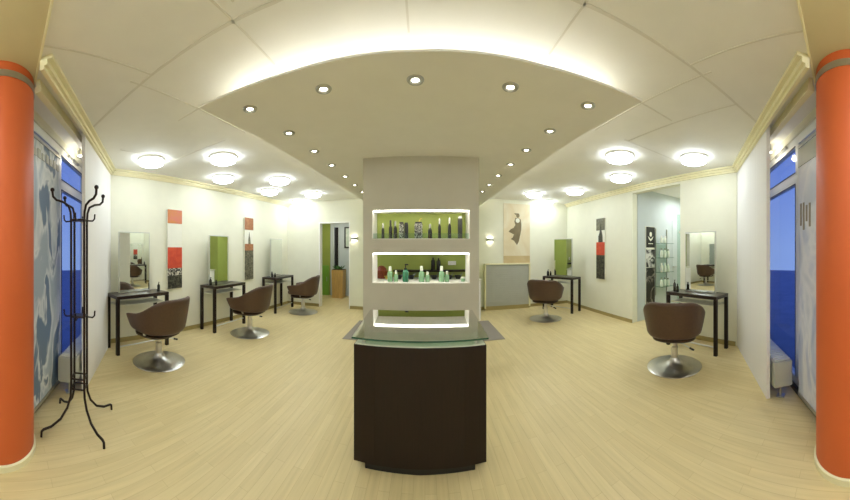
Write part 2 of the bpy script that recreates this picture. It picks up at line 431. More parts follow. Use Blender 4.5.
bm = new(); seg_box(bm, rp(.05, REC-.097), rp(.79, REC-.097), .006, 2.16, 2.32); obj('header_band', bm, M['grey'], b, loc=inv)
bm = new()
for k, (a, z, h) in enumerate(((.72, 1.62, .2), (.66, 1.58, .24), (.60, 1.65, .14), (.54, 1.6, .2))): seg_box(bm, rp(a, REC-.097), rp(a+.025, REC-.097), .006, z, z+h)
obj('lettering', bm, M['matgrey'], b, loc=inv)

# radiators in the window recess
def radiator(P, t0, t1, lab):
    r = thing('bench_radiator', lab, 'radiator', P((t0+t1)/2, .145)+(0,), 0, 'low window radiators')
    inv = (-r.location.x, -r.location.y, 0)
    bm = new(); seg_box(bm, P(t0, .145), P(t1, .145), .18, .12, .36)
    bmesh.ops.bevel(bm, geom=bm.edges[:], offset=.008, segments=2, affect='EDGES'); obj('body', bm, M['grey'], r, loc=inv)
    bm = new()
    n = 26
    for i in range(n):
        a = t0+.03+(t1-t0-.06)*i/n; seg_box(bm, P(a, .145), P(a+.018, .145), .15, .36, .372)
    obj('top_grille', bm, M['shelfglass'], r, loc=inv)
    for a in (t0+.08, t1-.08):
        bm = new(); c = P(a, .145); cyl(bm, (c[0], c[1], 0), .014, .12, 12); bx(bm, (c[0], c[1], .005), (.07, .07, .01)); obj('leg', bm, M['alu'], r, loc=inv)
radiator(lp, .92, 2.2, 'low grey grilled radiator under the left window, behind the coat stand')
radiator(rp, .86, 2.1, 'low grey grilled radiator under the right window')

# little spots under the recess soffit; their glow is added to brighten the frames
for P, t0, lab in ((lp, 1.55, 'small spot lamp under the soffit of the left window'), (rp, 1.45, 'small spot lamp under the soffit of the right window')):
    c = P(t0, .2); t = thing('window_spot', lab, 'spot lamp', (c[0], c[1], ZC))
    bm = new(); lathe(bm, [(0, -.09), (.03, -.09), (.035, -.03), (.012, -.02), (.012, 0), (0, 0)], n=16); obj('housing', bm, M['alu'], t, True)
    bm = new(); lathe(bm, [(0, -.094), (.026, -.094), (.026, -.0905), (0, -.0905)], n=16); obj('bulb', bm, M['sconce'], t, True)
    sl = bpy.data.lights.new('recess_fill_light', 'POINT'); sl.energy = 1.5; sl.shadow_soft_size = .03; sl.color = (1, .95, .84)  # added point light, lifts the dim window recess
    so = bpy.data.objects.new('recess_fill_light', sl); COL.objects.link(so); so.location = (c[0], c[1], ZC-.13)

# ------------------------------------------------------------------ dropped canopy
bm = new(); can = [(-1.46, 1.315), (-.75, 1.38), (-.05, 1.405), (.65, 1.375), (1.345, 1.30), (1.27, YB-.01), (-1.25, YB-.01)]
prism(bm, can, 'z', ZD, .012)
cano = struct('ceiling_canopy', bm, M['canopy'], 'suspended taupe ceiling slab with recessed spots and glowing edges', 'ceiling')
inn = [(-1.02, 2.05), (-.05, 2.1), (.92, 2.03), (.86, YB-.02), (-.86, YB-.02)]
bm = new(); prism(bm, inn, 'z', ZD+.012, .168); obj('hanger_core', bm, M['canopy'], cano)
for a, b in (((-1.22, 1.64), (-.05, 1.70)), ((-.05, 1.70), (1.12, 1.625))):
    bm = new(); seg_box(bm, a, b, .04, ZD+.013, ZD+.03); obj('light_strip', bm, M['cove'], cano)
coveside = emit('cove_side_glow', (255, 252, 238), 8)
for a, b in (((-1.3, 1.56), (-1.10, YB-.1)), ((1.2, 1.55), (1.12, YB-.1))):
    bm = new(); seg_box(bm, a, b, .03, ZD+.013, ZD+.03); obj('light_strip', bm, coveside, cano)

# recessed downlights
def make_downlight(loc, lab):
    t = thing('downlight', lab, 'downlight', loc, 0, 'recessed downlights in the canopy')
    bm = new(); lathe(bm, [(.026, -.001), (.032, -.010), (.048, -.008), (.054, 0), (.026, 0), (.026, -.001)], n=24); obj('trim_ring', bm, M['alu'], t, True)
    bm = new(); lathe(bm, [(0, -.004), (.016, -.003), (.022, -.001), (0, -.001)], n=20); obj('bulb', bm, M['spot'], t, True)
    return t
front = [(-1.191, 1.577), (-.634, 1.611), (-.058, 1.638), (.531, 1.625), (1.093, 1.589)]
lside = [(-1.147, 2.087), (-1.12, 2.585), (-1.11, 3.09), (-1.1, 3.62), (-1.1, 4.145), (-1.1, 4.67)]
rside = [(1.044, 2.096), (1.02, 2.595), (1.01, 3.09), (1.0, 3.6), (1.0, 4.15), (1.0, 4.65)]
fl = ['front row spot at the left tip of the canopy', 'second spot from the left in the canopy front row', 'middle spot of the canopy front row above the counter',
      'fourth spot from the left in the canopy front row', 'front row spot at the right tip of the canopy']
od = ['first', 'second', 'third', 'fourth', 'fifth', 'sixth']
dl0 = None
for pts, labs in ((front, fl), (lside, [f'{o} spot behind the front row along the left canopy edge' for o in od]), (rside, [f'{o} spot behind the front row along the right canopy edge' for o in od])):
    for (x, y), lb in zip(pts, labs):
        lb = 'small recessed ' + lb
        if dl0 is None: dl0 = make_downlight((x, y, ZD), lb)
        else: dup(dl0, (x, y, ZD), 0, lb)

# round flush ceiling lights
def make_light(loc, lab):
    t = thing('ceiling_light', lab, 'ceiling light', loc, 0, 'round flush ceiling lights')
    bm = new(); lathe(bm, [(.15, 0), (.178, 0), (.178, -.022), (.165, -.028), (.15, -.024), (.15, 0)], n=40); obj('rim', bm, M['white'], t, True)
    bm = new(); lathe(bm, [(.164, -.012), (.168, -.045), (.155, -.07), (.11, -.088), (.05, -.096), (0, -.098)], n=40); obj('diffuser', bm, M['lamp'], t, True)
    return t
LW = [(-3.06, 1.915), (-2.38, 2.575), (-3.04, 3.292), (-2.36, 3.956), (-2.98, 4.6), (-2.31, 5.258), (-3.0, 5.96)]
RW = [(2.27, 2.589), (2.95, 1.919), (2.93, 3.313), (2.87, 4.64), (2.25, 5.284), (2.89, 6.0)]
ll = ['nearest light of the left outer row above the first station', 'nearest light of the left inner row', 'second light of the left outer row', 'second light of the left inner row',
      'third light of the left outer row', 'farthest light of the left inner row', 'farthest light of the left outer row by the back wall']
rl = ['nearest light of the right inner row', 'nearest light of the right outer row above the right station', 'second light of the right outer row',
      'third light of the right outer row', 'farthest light of the right inner row', 'farthest light of the right outer row by the back wall']
cl0 = None
for (x, y), lb in list(zip(LW, ll))+list(zip(RW, rl)):
    lb = 'round glowing ' + lb
    if cl0 is None: cl0 = make_light((x, y, ZC), lb)
    else: dup(cl0, (x, y, ZC), 0, lb)
for x, y, lb in ((-.8, -.3, 'front left'), (.8, -.3, 'front right'), (-.8, -.75, 'middle left'), (.8, -.75, 'middle right'), (-.8, -1.1, 'rear left'), (.8, -1.1, 'rear right')):  # unseen domes added behind the camera as fill for the pillar front
    dup(cl0, (x, y, ZC-.012), 0, f'added unseen round fill light behind the camera, {lb} of six')

# ------------------------------------------------------------------ central pillar with openings
PX0, PX1, PY0, PY1 = -.69, .599, 2.962, 3.272
NX0, NX1 = -.587, .497
NZ = [(1.52, 1.848), (1.03, 1.373)]
bm = new()
zs = [0, 1.03, 1.373, 1.52, 1.848, ZD]
for i in range(0, 6, 2): bx(bm, ((PX0+PX1)/2, (PY0+PY1)/2, (zs[i]+zs[i+1])/2), (PX1-PX0, PY1-PY0, zs[i+1]-zs[i]))
for z0, z1 in NZ:
    bx(bm, ((PX0+NX0)/2, (PY0+PY1)/2, (z0+z1)/2), (NX0-PX0, PY1-PY0, z1-z0)); bx(bm, ((PX1+NX1)/2, (PY0+PY1)/2, (z0+z1)/2), (PX1-NX1, PY1-PY0, z1-z0))
pil = struct('wall_centre', bm, M['pillar'], 'wide taupe pillar with two white lined display openings', 'pillar')
T = .006
for k, (z0, z1) in enumerate(NZ):
    bm = new()
    for c, s in (((NX0+T/2, (PY0+PY1)/2, (z0+z1)/2), (T, PY1-PY0-.002, z1-z0)), ((NX1-T/2, (PY0+PY1)/2, (z0+z1)/2), (T, PY1-PY0-.002, z1-z0)),
                 (((NX0+NX1)/2, (PY0+PY1)/2, z0+T/2), (NX1-NX0, PY1-PY0-.002, T)), (((NX0+NX1)/2, (PY0+PY1)/2, z1-T/2), (NX1-NX0, PY1-PY0-.002, T))): bx(bm, c, s)
    obj('opening_lining', bm, M['white'], pil)
    if k < 2:
        bm = new(); bx(bm, ((NX0+NX1)/2, PY0+.035, z1-T-.006), (NX1-NX0-.03, .02, .012)); obj('light_strip', bm, M['led'], pil)
bm = new(); bx(bm, ((NX0+NX1)/2, PY1-.01, (NZ[0][0]+NZ[0][1])/2), (NX1-NX0-.012, .02, NZ[0][1]-NZ[0][0]-.012)); obj('back_panel', bm, M['green'], pil)
bm = new(); bx(bm, ((NX0+NX1)/2, PY0+.03, NZ[0][0]+T+.03), (NX1-NX0-.014, .006, .06))
tag(obj('glass_rail', bm, M['glass']), 'low clear glass strip along the upper display opening', 'glass rail')

# products
def bottle(name, x, y, z, r, h, m, capm, lab, group, cat='bottle', neck=.45, caph=.22, pump=False, square=False):
    t = thing(name, lab, cat, (x, y, z), 0, group)
    hb = h*(1-caph)
    bm = new()
    if square: bx(bm, (0, 0, hb/2), (2*r, 1.4*r, hb), bev=r*.12)
    else: lathe(bm, [(0, 0), (r*.92, 0), (r, h*.03), (r, hb*.78), (r*.8, hb*.9), (r*neck, hb*.96), (r*neck, hb), (0, hb)], n=18)
    obj('body', bm, m, t, not square)
    bm = new()
    if pump:
        lathe(bm, [(0, hb-.001), (r*.5, hb-.001), (r*.5, hb+h*.06), (r*.16, hb+h*.07), (r*.16, h*.94), (0, h*.94)], n=14); bx(bm, (r*.35, 0, h*.965), (r*1.2, r*.5, h*.07), bev=r*.1)
    elif square: bx(bm, (0, 0, hb+(h-hb)/2), (1.7*r, 1.2*r, h-hb), bev=r*.1)
    else: lathe(bm, [(0, hb-.001), (r*neck*1.25, hb-.001), (r*neck*1.15, h*.98), (r*neck*.8, h), (0, h)], n=16)
    obj('pump' if pump else 'cap', bm, capm, t, not square)
    return t
def nx(px, Y): return Y*math.tan((px-425)/270.563)
Zu = NZ[0][0]+T; Yu = 3.10
G = 'styling products in the upper opening'
def hz(ytop, Y): return 1.4+(250-ytop)*Y/270.563
spec = [(383, 223, .017, 'darkbottle', 'silver', 0, 'slim dark bottle at the left end of the upper pillar opening'),
        (390.5, 220, .02, 'darkbottle', 'black', 0, 'taller dark bottle, second from left in the upper opening'),
        (395.3, 221, .02, 'darkbottle', 'silver', 0, 'dark bottle with silver cap, third from left in the upper opening'),
        (401.5, 222, .027, 'greyprint', 'black', 1, 'grey printed pack, fourth from left in the upper opening'),
        (406.3, 222.5, .022, 'black', 'black', 1, 'plain black pack beside the grey printed pack in the upper opening'),
        (418.5, 222, .045, 'greyprint', 'black', 1, 'widest grey printed box, middle of the upper opening'),
        (430, 224, .024, 'darkbottle', 'silver', 0, 'short dark bottle right of the widest box in the upper opening'),
        (439.5, 218.5, .018, 'darkbottle', 'silver', 0, 'slender dark bottle with silver tip, third from right in the upper opening'),
        (449.5, 217.5, .02, 'black', 'silver', 0, 'black spray bottle with silver tip, second from right in the upper opening'),
        (460, 216, .026, 'darkbottle', 'silver', 1, 'dark bottle with large pale square cap at the right end of the upper opening')]
for px, yt, r, m, c, sq, lb in spec:
    bottle('styling_bottle' if not sq else 'product_pack', nx(px, Yu), Yu, Zu, r, hz(yt, Yu)-Zu, M[m], M[c], lb, G, 'bottle' if not sq else 'package', neck=.5, caph=.28 if not sq else .1, square=bool(sq))
# pale feather-like ornament on the widest box
bm = new(); tube(bm, [(0, 0, 0), (.006, 0, .018), (.018, 0, .034), (.034, 0, .042)], .005, 8); ball(bm, (.02, 0, .036), .01, .6)
o = tag(obj('ornament', bm, M['yellow'], None, True, loc=(nx(419, Yu), Yu, hz(222, Yu))), 'small pale yellow curl on top of the widest printed box', 'ornament')
Zl = NZ[1][0]+T; Yl = 3.10
G = 'green bottles in the lower opening'
spec = [(390, 266.5, .03, 'palegreen', 'cap', 0, 'tall pale green bottle with white cap, leftmost in the lower opening'),
        (396, 270.5, .024, 'palegreen', 'cap', 0, 'short pale green bottle beside the leftmost tall one in the lower opening'),
        (405.5, 264, .034, 'teal', 'black', 1, 'teal green bottle with black pump in the lower opening'),
        (421.5, 266, .032, 'palegreen', 'cap', 0, 'tall pale green bottle with white cap at the centre of the lower opening'),
        (427.5, 271.5, .024, 'palegreen', 'cap', 0, 'short pale green bottle beside the central tall one in the lower opening'),
        (441.5, 266, .032, 'palegreen', 'cap', 0, 'tall pale green bottle with white cap, rightmost in the lower opening'),
        (447, 271, .025, 'palegreen', 'cap', 0, 'short pale green bottle beside the rightmost tall one in the lower opening')]
for px, yt, r, m, c, pu, lb in spec:
    bottle('shampoo_bottle', nx(px, Yl), Yl, Zl, r, hz(yt, Yl)-Zl, M[m], M[c], lb, G, pump=bool(pu), caph=.3)
bottle('jar', nx(463, Yl), Yl, Zl, .022, .055, M['palegreen'], M['cap'], 'small pale jar at the right end of the lower opening', G, 'jar', .8, .3)
# back bar on the green wall seen through the lower opening
bm = new(); bx(bm, (-.05, 5.505, .395), (2.3, .5, .79)); bb = thing('back_counter', 'white low counter against the green back wall behind the pillar', 'counter', (-.05, 5.505, 0))
obj('cabinet', bm, M['white'], bb, loc=(.05, -5.505, 0))
bm = new(); bx(bm, (-.05, 5.505, .805), (2.34, .53, .03), bev=.004); obj('worktop', bm, M['shelfglass'], bb, loc=(.05, -5.505, 0))
for i in range(4):
    bm = new(); bx(bm, (-.05-.855+.57*i, 5.247, .41), (.55, .016, .72), bev=.004); d = obj('door', bm, M['white'], bb, loc=(.05, -5.505, 0))
    bm = new(); bx(bm, (-.05-.855+.57*i+.22, 5.230, .6), (.012, .02, .12)); obj('handle', bm, M['alu'], d)
bm = new(); bx(bm, (.12, 5.669, .965), (1.55, .22, .035), bev=.003)
tag(obj('wall_shelf', bm, M['wenge']), 'dark wooden wall shelf on the green wall behind the pillar', 'shelf')
bm = new(); bx(bm, (nx(452, 5.765), 5.763, 1.12), (.17, .012, .085), bev=.004); sw = thing('socket_plate', 'white double socket plate on the green wall behind the pillar', 'socket', (nx(452, 5.765), 5.765, 1.12))
obj('plate', bm, M['white'], sw, loc=(-nx(452, 5.765), -5.765, -1.12))
for dx in (-.04, .04):
    bm = new(); lathe(bm, [(.022, 0), (.026, 0), (.026, .004), (.022, .004), (.022, 0)], n=20); o = obj('socket', bm, M['grey'], sw, True); o.rotation_euler = (PI/2, 0, 0); o.location = (dx, -.008, 0)
for px, hh, lb in ((433, .26, 'left'), (438.5, .25, 'right')):
    bottle('wine_bottle' if 0 else 'dark_bottle', nx(px, 5.655), 5.655, .983, .042, hh, M['darkbottle'], M['black'], f'{lb} of two dark bottles on the wall shelf behind the pillar', 'dark bottles on the wall shelf', neck=.34, caph=.12)
bk = thing('basket', 'red brown woven basket on the back counter behind the pillar', 'basket', (nx(381.5, 5.475), 5.475, .821))
bm = new(); lathe(bm, [(0, 0), (.10, 0), (.135, .16), (.125, .16), (.09, .01), (0, .01)], n=24); obj('bowl', bm, M['wicker'], bk, True)
bm = new(); lathe(bm, [(0, .12), (.12, .13), (.1, .2), (.05, .25), (0, .26)], n=20); obj('cover', bm, M['wicker'], bk, True)
yb = thing('bowl', 'small yellow bowl beside the basket on the back counter', 'bowl', (nx(388.5, 5.325), 5.335, .821))
bm = new(); lathe(bm, [(0, 0), (.05, 0), (.09, .06), (.084, .06), (.045, .008), (0, .008)], n=24); obj('bowl_body', bm, M['yellow'], yb, True)
for i, (px, lb) in enumerate(((399, 'first'), (411, 'second'), (434, 'third'), (449, 'fourth'), (458, 'last'))):
    t = thing('tint_bowl', f'black mixing bowl on the back counter, {lb} of five from the left', 'bowl', (nx(px, 5.375), 5.375, .821), 0, 'black mixing bowls on the back counter')
    bm = new(); lathe(bm, [(0, 0), (.04, 0), (.075, .075), (.07, .075), (.036, .008), (0, .008)], n=20); obj('bowl_body', bm, M['black'], t, True)
    bm = new(); tube(bm, [(.02, 0, .02), (.09, .02, .12)], .005, 6); obj('brush', bm, M['silver'], t, True)

bm = new(); bx(bm, (-.02, 4.63, .004), (2.52, 1.14, .008)); tag(obj('floor_mat', bm, M['matgrey']), 'wide grey mat on the floor behind the central pillar', 'mat')

# ------------------------------------------------------------------ reception counter
cn = thing('reception_counter', 'dark wenge reception counter with glass top in front of the pillar', 'counter', (-.032, 1.82, 0))
bm = new(); f = [(-.42, -.14), (-.28, -.152), (0, -.158), (.28, -.152), (.42, -.14), (.42, .13), (-.42, .13)]
prism(bm, f, 'z', .05, .745); obj('body', bm, M['wenge'], cn)
bm = new(); prism(bm, [(-.35, -.125), (0, -.14), (.35, -.125), (.35, .1), (-.35, .1)], 'z', 0, .05); obj('plinth', bm, M['black'], cn)
bm = new(); prism(bm, [(a*.985, b*.97) for a, b in f], 'z', .795, .005); obj('inner_top', bm, M['shelfglass'], cn)
bm = new(); g = [(-.43, 0), (-.28, -.012), (0, -.02), (.28, -.012), (.43, 0), (.43, .60), (-.43, .60)]
prism(bm, g, 'z', 0, .012); o = obj('glass_top', bm, M['topglass'], cn); o.data.materials.append(M['glassedge'])
for p in o.data.polygons: p.material_index = 1 if abs(p.normal.z) < .5 else 0
if 1:
    o.location = (0, -.16, .836); o.rotation_euler = (math.radians(4.3), 0, 0)
for sx in (-1, 1):
    for sy in (-.1, .09):
        bm = new(); cyl(bm, (sx*.36, sy, .80), .014, .036+(sy+.16)*.075, 16); obj('standoff', bm, M['chrome'], cn, True)

# ------------------------------------------------------------------ styling stations
def make_table(lab, loc, rz, L=.84, D=.36, H=.785):
    """front edge faces +Y local, length along X"""
    t = thing('styling_table', lab, 'table', loc, rz, 'styling tables')
    w = .046
    for sx in (-1, 1):
        for sy in (-1, 1):
            bm = new(); bx(bm, (sx*(L/2-w/2), sy*(D/2-w/2), (H-.045)/2), (w, w, H-.045), bev=.003); obj('leg', bm, M['wenge'], t)
    bm = new(); bx(bm, (0, 0, H-.0225), (L, D, .045), bev=.004); obj('tabletop', bm, M['desk'], t)
    bm = new(); bx(bm, (0, -.02, .645), (L-2*w, D-.06, .012)); obj('shelf', bm, M['shelfglass'], t)
    bm = new(); tube(bm, [(-L/2+w, D/2-w/2, .11), (L/2-w, D/2-w/2, .11)], .011, 10); obj('foot_rail', bm, M['chrome'], t, True)
    return t
T1 = make_table('dark styling table nearest on the left, with the black bottle by its mirror', (-3.42, 1.915, 0), -PI/2)
T2 = dup(T1, (-3.36, 3.65, 0), -PI/2, 'middle dark styling table on the left wall')
T3 = dup(T1, (-3.29, 5.47, 0), -PI/2, 'farthest dark styling table on the left wall')
T5 = dup(T1, (3.30, 2.10, 0), PI/2, 'dark styling table nearest on the right wall by the passage')
a4 = math.atan2(-.44, -.9) - PI/2        # front direction of the corner table
T4 = dup(T1, (3.045, 5.52, 0), math.radians(115.5), 'dark styling table standing at an angle in the back right corner')

def make_mirror(lab, loc, rz, w=.52, h=.88):
    t = thing('styling_mirror', lab, 'mirror', loc, rz, 'styling mirrors')
    bm = new(); bx(bm, (0, -.012, h/2), (w, .02, h), bev=.003); obj('backing', bm, M['silverframe'], t)
    bm = new(); bx(bm, (0, .0, h/2), (w-.03, .008, h-.03)); obj('mirror_glass', bm, M['mirror'], t)
    bm = new(); bx(bm, (0, -.01, .006), (w*.5, .07, .012)); obj('foot', bm, M['alu'], t)
    return t
zt = .785
M1 = make_mirror('frameless mirror on the nearest left styling table', (-3.49, 1.90, zt), -PI/2)
dup(M1, (-3.44, 3.62, zt), -PI/2, 'frameless mirror on the middle left styling table')
dup(M1, (-3.35, 5.48, zt), -PI/2, 'frameless mirror on the farthest left styling table')
dup(M1, (3.34, 2.07, zt), PI/2, 'frameless mirror on the nearest right styling table')
dup(M1, (3.10, 5.55, zt), math.radians(115.5), 'frameless mirror on the angled corner styling table')

G = 'bottles on the styling tables'
for x, y, r, h, m, lb in ((-3.36, 2.23, .022, .14, 'darkbottle', 'slim dark spray bottle at the far end of the nearest left table'),
                       (-3.36, 3.31, .025, .14, 'darkbottle', 'taller dark bottle at the near end of the middle left table'),
                       (-3.27, 3.36, .022, .10, 'black', 'shorter black bottle at the near end of the middle left table'),
                       (-3.25, 5.12, .025, .13, 'black', 'taller black bottle at the near end of the farthest left table'),
                       (-3.20, 5.17, .022, .10, 'darkbottle', 'shorter dark bottle at the near end of the farthest left table'),
                       (2.83, 5.79, .03, .15, 'black', 'tall black bottle at the far end of the corner table'),
                       (2.92, 5.83, .022, .11, 'darkbottle', 'short dark bottle at the far end of the corner table'),
                       (3.22, 2.44, .022, .17, 'black', 'tall black bottle at the far end of the nearest right table'),
                       (3.20, 2.37, .02, .12, 'darkbottle', 'short dark bottle at the far end of the nearest right table')):
    bottle('spray_bottle', x, y, zt, r, h, M[m], M['black'], lb, G, pump=h > .13)

# ------------------------------------------------------------------ styling chairs
def shell_mesh():
    bm = new(); NA, NT = 22, 6
    A = math.radians(128)
    def pt(s, t, inner):
        ph = s*A; k = abs(s)
        u = min(1, max(0, (k-.26)/.56)); ztop = .645 + .19*(1-u*u*(3-2*u)) - .03*max(0, k-.85)/.15
        zbot = .395 + .05*k**3
        z = zbot+(ztop-zbot)*t
        R = .318+.06*t**.8
        th = .078*(1-.2*t)
        if inner: R -= th
        e = 2.35                        # squarish plan
        c, sn = math.cos(ph), math.sin(ph)
        q = (abs(c)**e+abs(sn)**e)**(-1/e)
        y = -R*q*c*.97-.02*t*c; x = R*q*sn
        if y > 0: y *= 1.22
        if inner: z += .012 if t < .5 else -.006
        return (x, y, z)
    def ring(s):
        return [pt(s, j/NT, False) for j in range(NT+1)]+[pt(s, j/NT, True) for j in range(NT, -1, -1)]
    rings = [[bm.verts.new(p) for p in ring(-1+2*i/NA)] for i in range(NA+1)]
    n = len(rings[0])
    for a, b in zip(rings, rings[1:]):
        for j in range(n): bm.faces.new((a[j], a[(j+1) % n], b[(j+1) % n], b[j]))
    for r, rev in ((rings[0], True), (rings[-1], False)):
        for j in range(NT):             # quads between outer and inner
            f = (r[j], r[j+1], r[n-2-j], r[n-1-j]); bm.faces.new(f[::-1] if rev else f)
    return bm
def cushion(z0, z1, hx, y0, y1, e=2.8):
    bm = new(); n = 32; prof = [(.0, z0), (.86, z0), (.98, z0+(z1-z0)*.25), (1., z0+(z1-z0)*.6), (.93, z1-.008), (.6, z1), (0, z1)]
    cy, hy = (y0+y1)/2, (y1-y0)/2; rings = []
    for r, z in prof:
        if r == 0: rings.append([bm.verts.new((0, cy, z))]); continue
        ring = []
        for i in range(n):
            a = 2*PI*i/n; c, s = math.cos(a), math.sin(a); q = (abs(c)**e+abs(s)**e)**(-1/e)
            ring.append(bm.verts.new((hx*r*q*c, cy+hy*r*q*s, z)))
        rings.append(ring)
    for a, b in zip(rings, rings[1:]):
        for i in range(n):
            j = (i+1) % n
            if len(a) == 1: bm.faces.new((a[0], b[j], b[i]))
            elif len(b) == 1: bm.faces.new((a[i], a[j], b[0]))
            else: bm.faces.new((a[i], a[j], b[j], b[i]))
    return bm
def make_chair(lab, loc, rz):
    t = thing('styling_chair', lab, 'chair', loc, rz, 'brown styling chairs')
    obj('backrest', shell_mesh(), M['leather'], t, True, 1)
    obj('seat', cushion(.405, .495, .25, -.24, .34), M['leather'], t, True)
    obj('seat_pan', cushion(.345, .405, .265, -.24, .27), M['leatherdark'], t, True)
    for s in (-1, 1):
        bm = new(); tube(bm, [(s*.25, -.02, .385), (s*.285, -.02, .40), (s*.295, -.02, .46)], .012, 8); obj('bracket', bm, M['chrome'], t, True)
    bm = new(); lathe(bm, [(0, .05), (.042, .05), (.042, .24), (.03, .245), (.03, .345), (0, .345)], n=24); obj('pump_column', bm, M['chrome'], t, True)
    bm = new(); lathe(bm, [(0, 0), (.325, 0), (.33, .006), (.32, .013), (.22, .024), (.11, .042), (.065, .075), (.05, .11), (0, .11)], n=48); obj('base', bm, M['chrome'], t, True)
    bm = new(); tube(bm, [(.03, -.02, .30), (.10, -.05, .29), (.19, -.09, .255)], .007, 8); lv = obj('pump_lever', bm, M['chrome'], t, True)
    bm = new(); tube(bm, [(.185, -.088, .257), (.235, -.11, .238)], .012, 8); obj('grip', bm, M['black'], lv, True)
    return t
C1 = make_chair('brown leather styling chair on chrome disc base, nearest on the left', (-2.84, 1.89, 0), math.radians(104))
dup(C1, (-2.75, 3.64, 0), math.radians(98), 'brown leather styling chair at the middle left table')
dup(C1, (-2.66, 5.50, 0), math.radians(98), 'brown leather styling chair at the farthest left table beside the doorway')
dup(C1, (2.60, 1.97, 0), math.radians(-58), 'brown leather styling chair with its back turned, nearest on the right')
dup(C1, (2.38, 4.98, 0), math.radians(-38), 'brown leather styling chair at the angled table in the back right corner')

# ------------------------------------------------------------------ wall art
def art(lab, loc, rz, parts):
    """local: width along X, face towards +Y, z up from its lower edge"""
    t = thing('wall_art', lab, 'wall art', loc, rz, 'tall narrow wall prints')
    W, H = .30, 1.32
    bm = new(); bx(bm, (0, -.012, H/2), (W, .024, H), bev=.002); obj('canvas', bm, M['paper'], t)
    for nm, z0, z1, m in parts:
        bm = new(); bx(bm, (0, .002, (z0+z1)/2), (W, .005, z1-z0)); obj(nm, bm, m, t)
    return t
def sil(parent, pts, m, nm='silhouette'):
    bm = new(); prism(bm, pts, 'y', .0005, .006); return obj(nm, bm, m, parent)
orangesq = pattern('orange_pink_print', (206, 132, 70), (206, 120, 104), 5, .35, .65)
redp = pattern('red_orange_print', (214, 84, 50), (196, 64, 44), 8, .3, .7)
bwp = pattern('black_white_foliage_print', (30, 30, 24), (214, 210, 190), 26, .47, .55)
darkp = pattern('dark_foliage_print', (34, 33, 26), (92, 90, 70), 22, .4, .62)
brownp = pattern('brown_orange_print', (176, 120, 78), (150, 96, 62), 12, .35, .65)
greyp = pattern('dark_grey_print', (70, 68, 54), (128, 124, 100), 16, .35, .65)
A1 = art('tall narrow print, orange square over red and black foliage, on the left wall', (-3.668+.03, 2.745, .755), -PI/2,
         [('upper_print', 1.09, 1.32, orangesq), ('red_print', .34, .69, redp), ('foliage_print', .22, .34, bwp), ('dark_print', 0, .22, darkp)])
A2 = art('tall narrow print with dark spire and brown orange square, between the left mirrors', (-3.552+.03, 4.63, .77), -PI/2,
         [('upper_print', 1.06, 1.32, brownp), ('spire_base_print', .62, .76, brownp), ('dark_print', 0, .62, greyp)])
sil(A2, [(-.05, .76), (.03, .76), (.025, .86), (.01, .93), (-.005, 1.02), (-.02, .93), (-.04, .86)], greyp)
A3 = art('tall narrow print with dark tower over a red block, on the right wall', (RX-.03, 4.71, .77), PI/2,
         [('upper_print', 1.06, 1.32, greyp), ('red_print', .52, .80, redp), ('dark_print', 0, .52, darkp)])
sil(A3, [(-.08, .80), (.07, .80), (.07, .93), (.03, 1.0), (.01, 1.12), (-.01, 1.22), (-.03, 1.08), (-.07, .95)], darkp)

# banner with the dancer on the back wall
warm = pattern('warm_sepia_print', (222, 203, 160), (236, 229, 203), 1.6, .3, .7, 'noise', (1, 1, .8), .6)
BX0, BX1, BZ0, BZ1 = 1.85, 2.53, 1.0, 2.52
bn = thing('wall_banner', 'sepia banner with a dancing woman in a dark dress on the back wall', 'banner', ((BX0+BX1)/2, YB-.006, BZ0))
W, H = BX1-BX0, BZ1-BZ0
bm = new(); bx(bm, (0, 0, H/2), (W, .008, H)); obj('print', bm, warm, bn)
band = pattern('sepia_band_print', (196, 170, 120), (214, 192, 146), 2, .3, .7)
bm = new(); bx(bm, (0, -.005, .13), (W, .003, .26)); obj('lower_band', bm, band, bn)
sep = mat('sepia_dress', (128, 114, 82), .7, var=.15, scale=10)
def bp(px, py): return ((px-96)/112*W-W/2, H-(py-50)/274*H)     # outline points read off an enlargement of the banner
dress = [bp(*p) for p in ((146, 112), (141, 128), (146, 142), (138, 155), (128, 160), (117, 172), (128, 178), (140, 184), (134, 198), (126, 204), (140, 212), (152, 230),
                          (160, 214), (165, 190), (170, 165), (171, 140), (168, 118), (158, 112))]
bm = new(); prism(bm, dress, 'y', -.009, .006); obj('dress', bm, sep, bn)
bm = new(); x, z = bp(155, 123); bmesh.ops.create_uvsphere(bm, u_segments=14, v_segments=8, radius=.055, matrix=Matrix.Translation((x, -.009, z)) @ Matrix.Diagonal((1, .08, 1, 1))); obj('shoulder', bm, M['paper'], bn, True)
bm = new(); x, z = bp(156, 101); bmesh.ops.create_uvsphere(bm, u_segments=14, v_segments=8, radius=.05, matrix=Matrix.Translation((x, -.008, z)) @ Matrix.Diagonal((.9, .08, 1.1, 1))); obj('head', bm, sep, bn, True)
bm = new(); prism(bm, [bp(*p) for p in ((146, 98), (140, 93), (150, 91), (153, 96))], 'y', -.009, .006); obj('hair', bm, sep, bn)

# grey ribbed radiator below it
rd = thing('panel_radiator', 'large grey ribbed panel radiator on the back wall under the dancer banner', 'radiator', (1.93, YB-.06, 0))
bm = new(); bx(bm, (0, .0, .56), (1.1, .07, 1.0), bev=.01); obj('body', bm, M['grey'], rd)
bm = new()
for i in range(18): bx(bm, (0, -.038, .11+.052*i), (1.04, .01, .036), bev=.003)
obj('ribs', bm, M['grey'], rd)
bm = new()
for s in (-1, 1): bx(bm, (s*.55, -.02, .56), (.035, .1, 1.03), bev=.004)
bx(bm, (0, -.02, 1.07), (1.13, .11, .03), bev=.004); obj('frame', bm, M['cream'], rd)
bm = new(); bx(bm, (0, -.005, .045), (1.1, .09, .09)); obj('plinth', bm, M['olive'], rd)

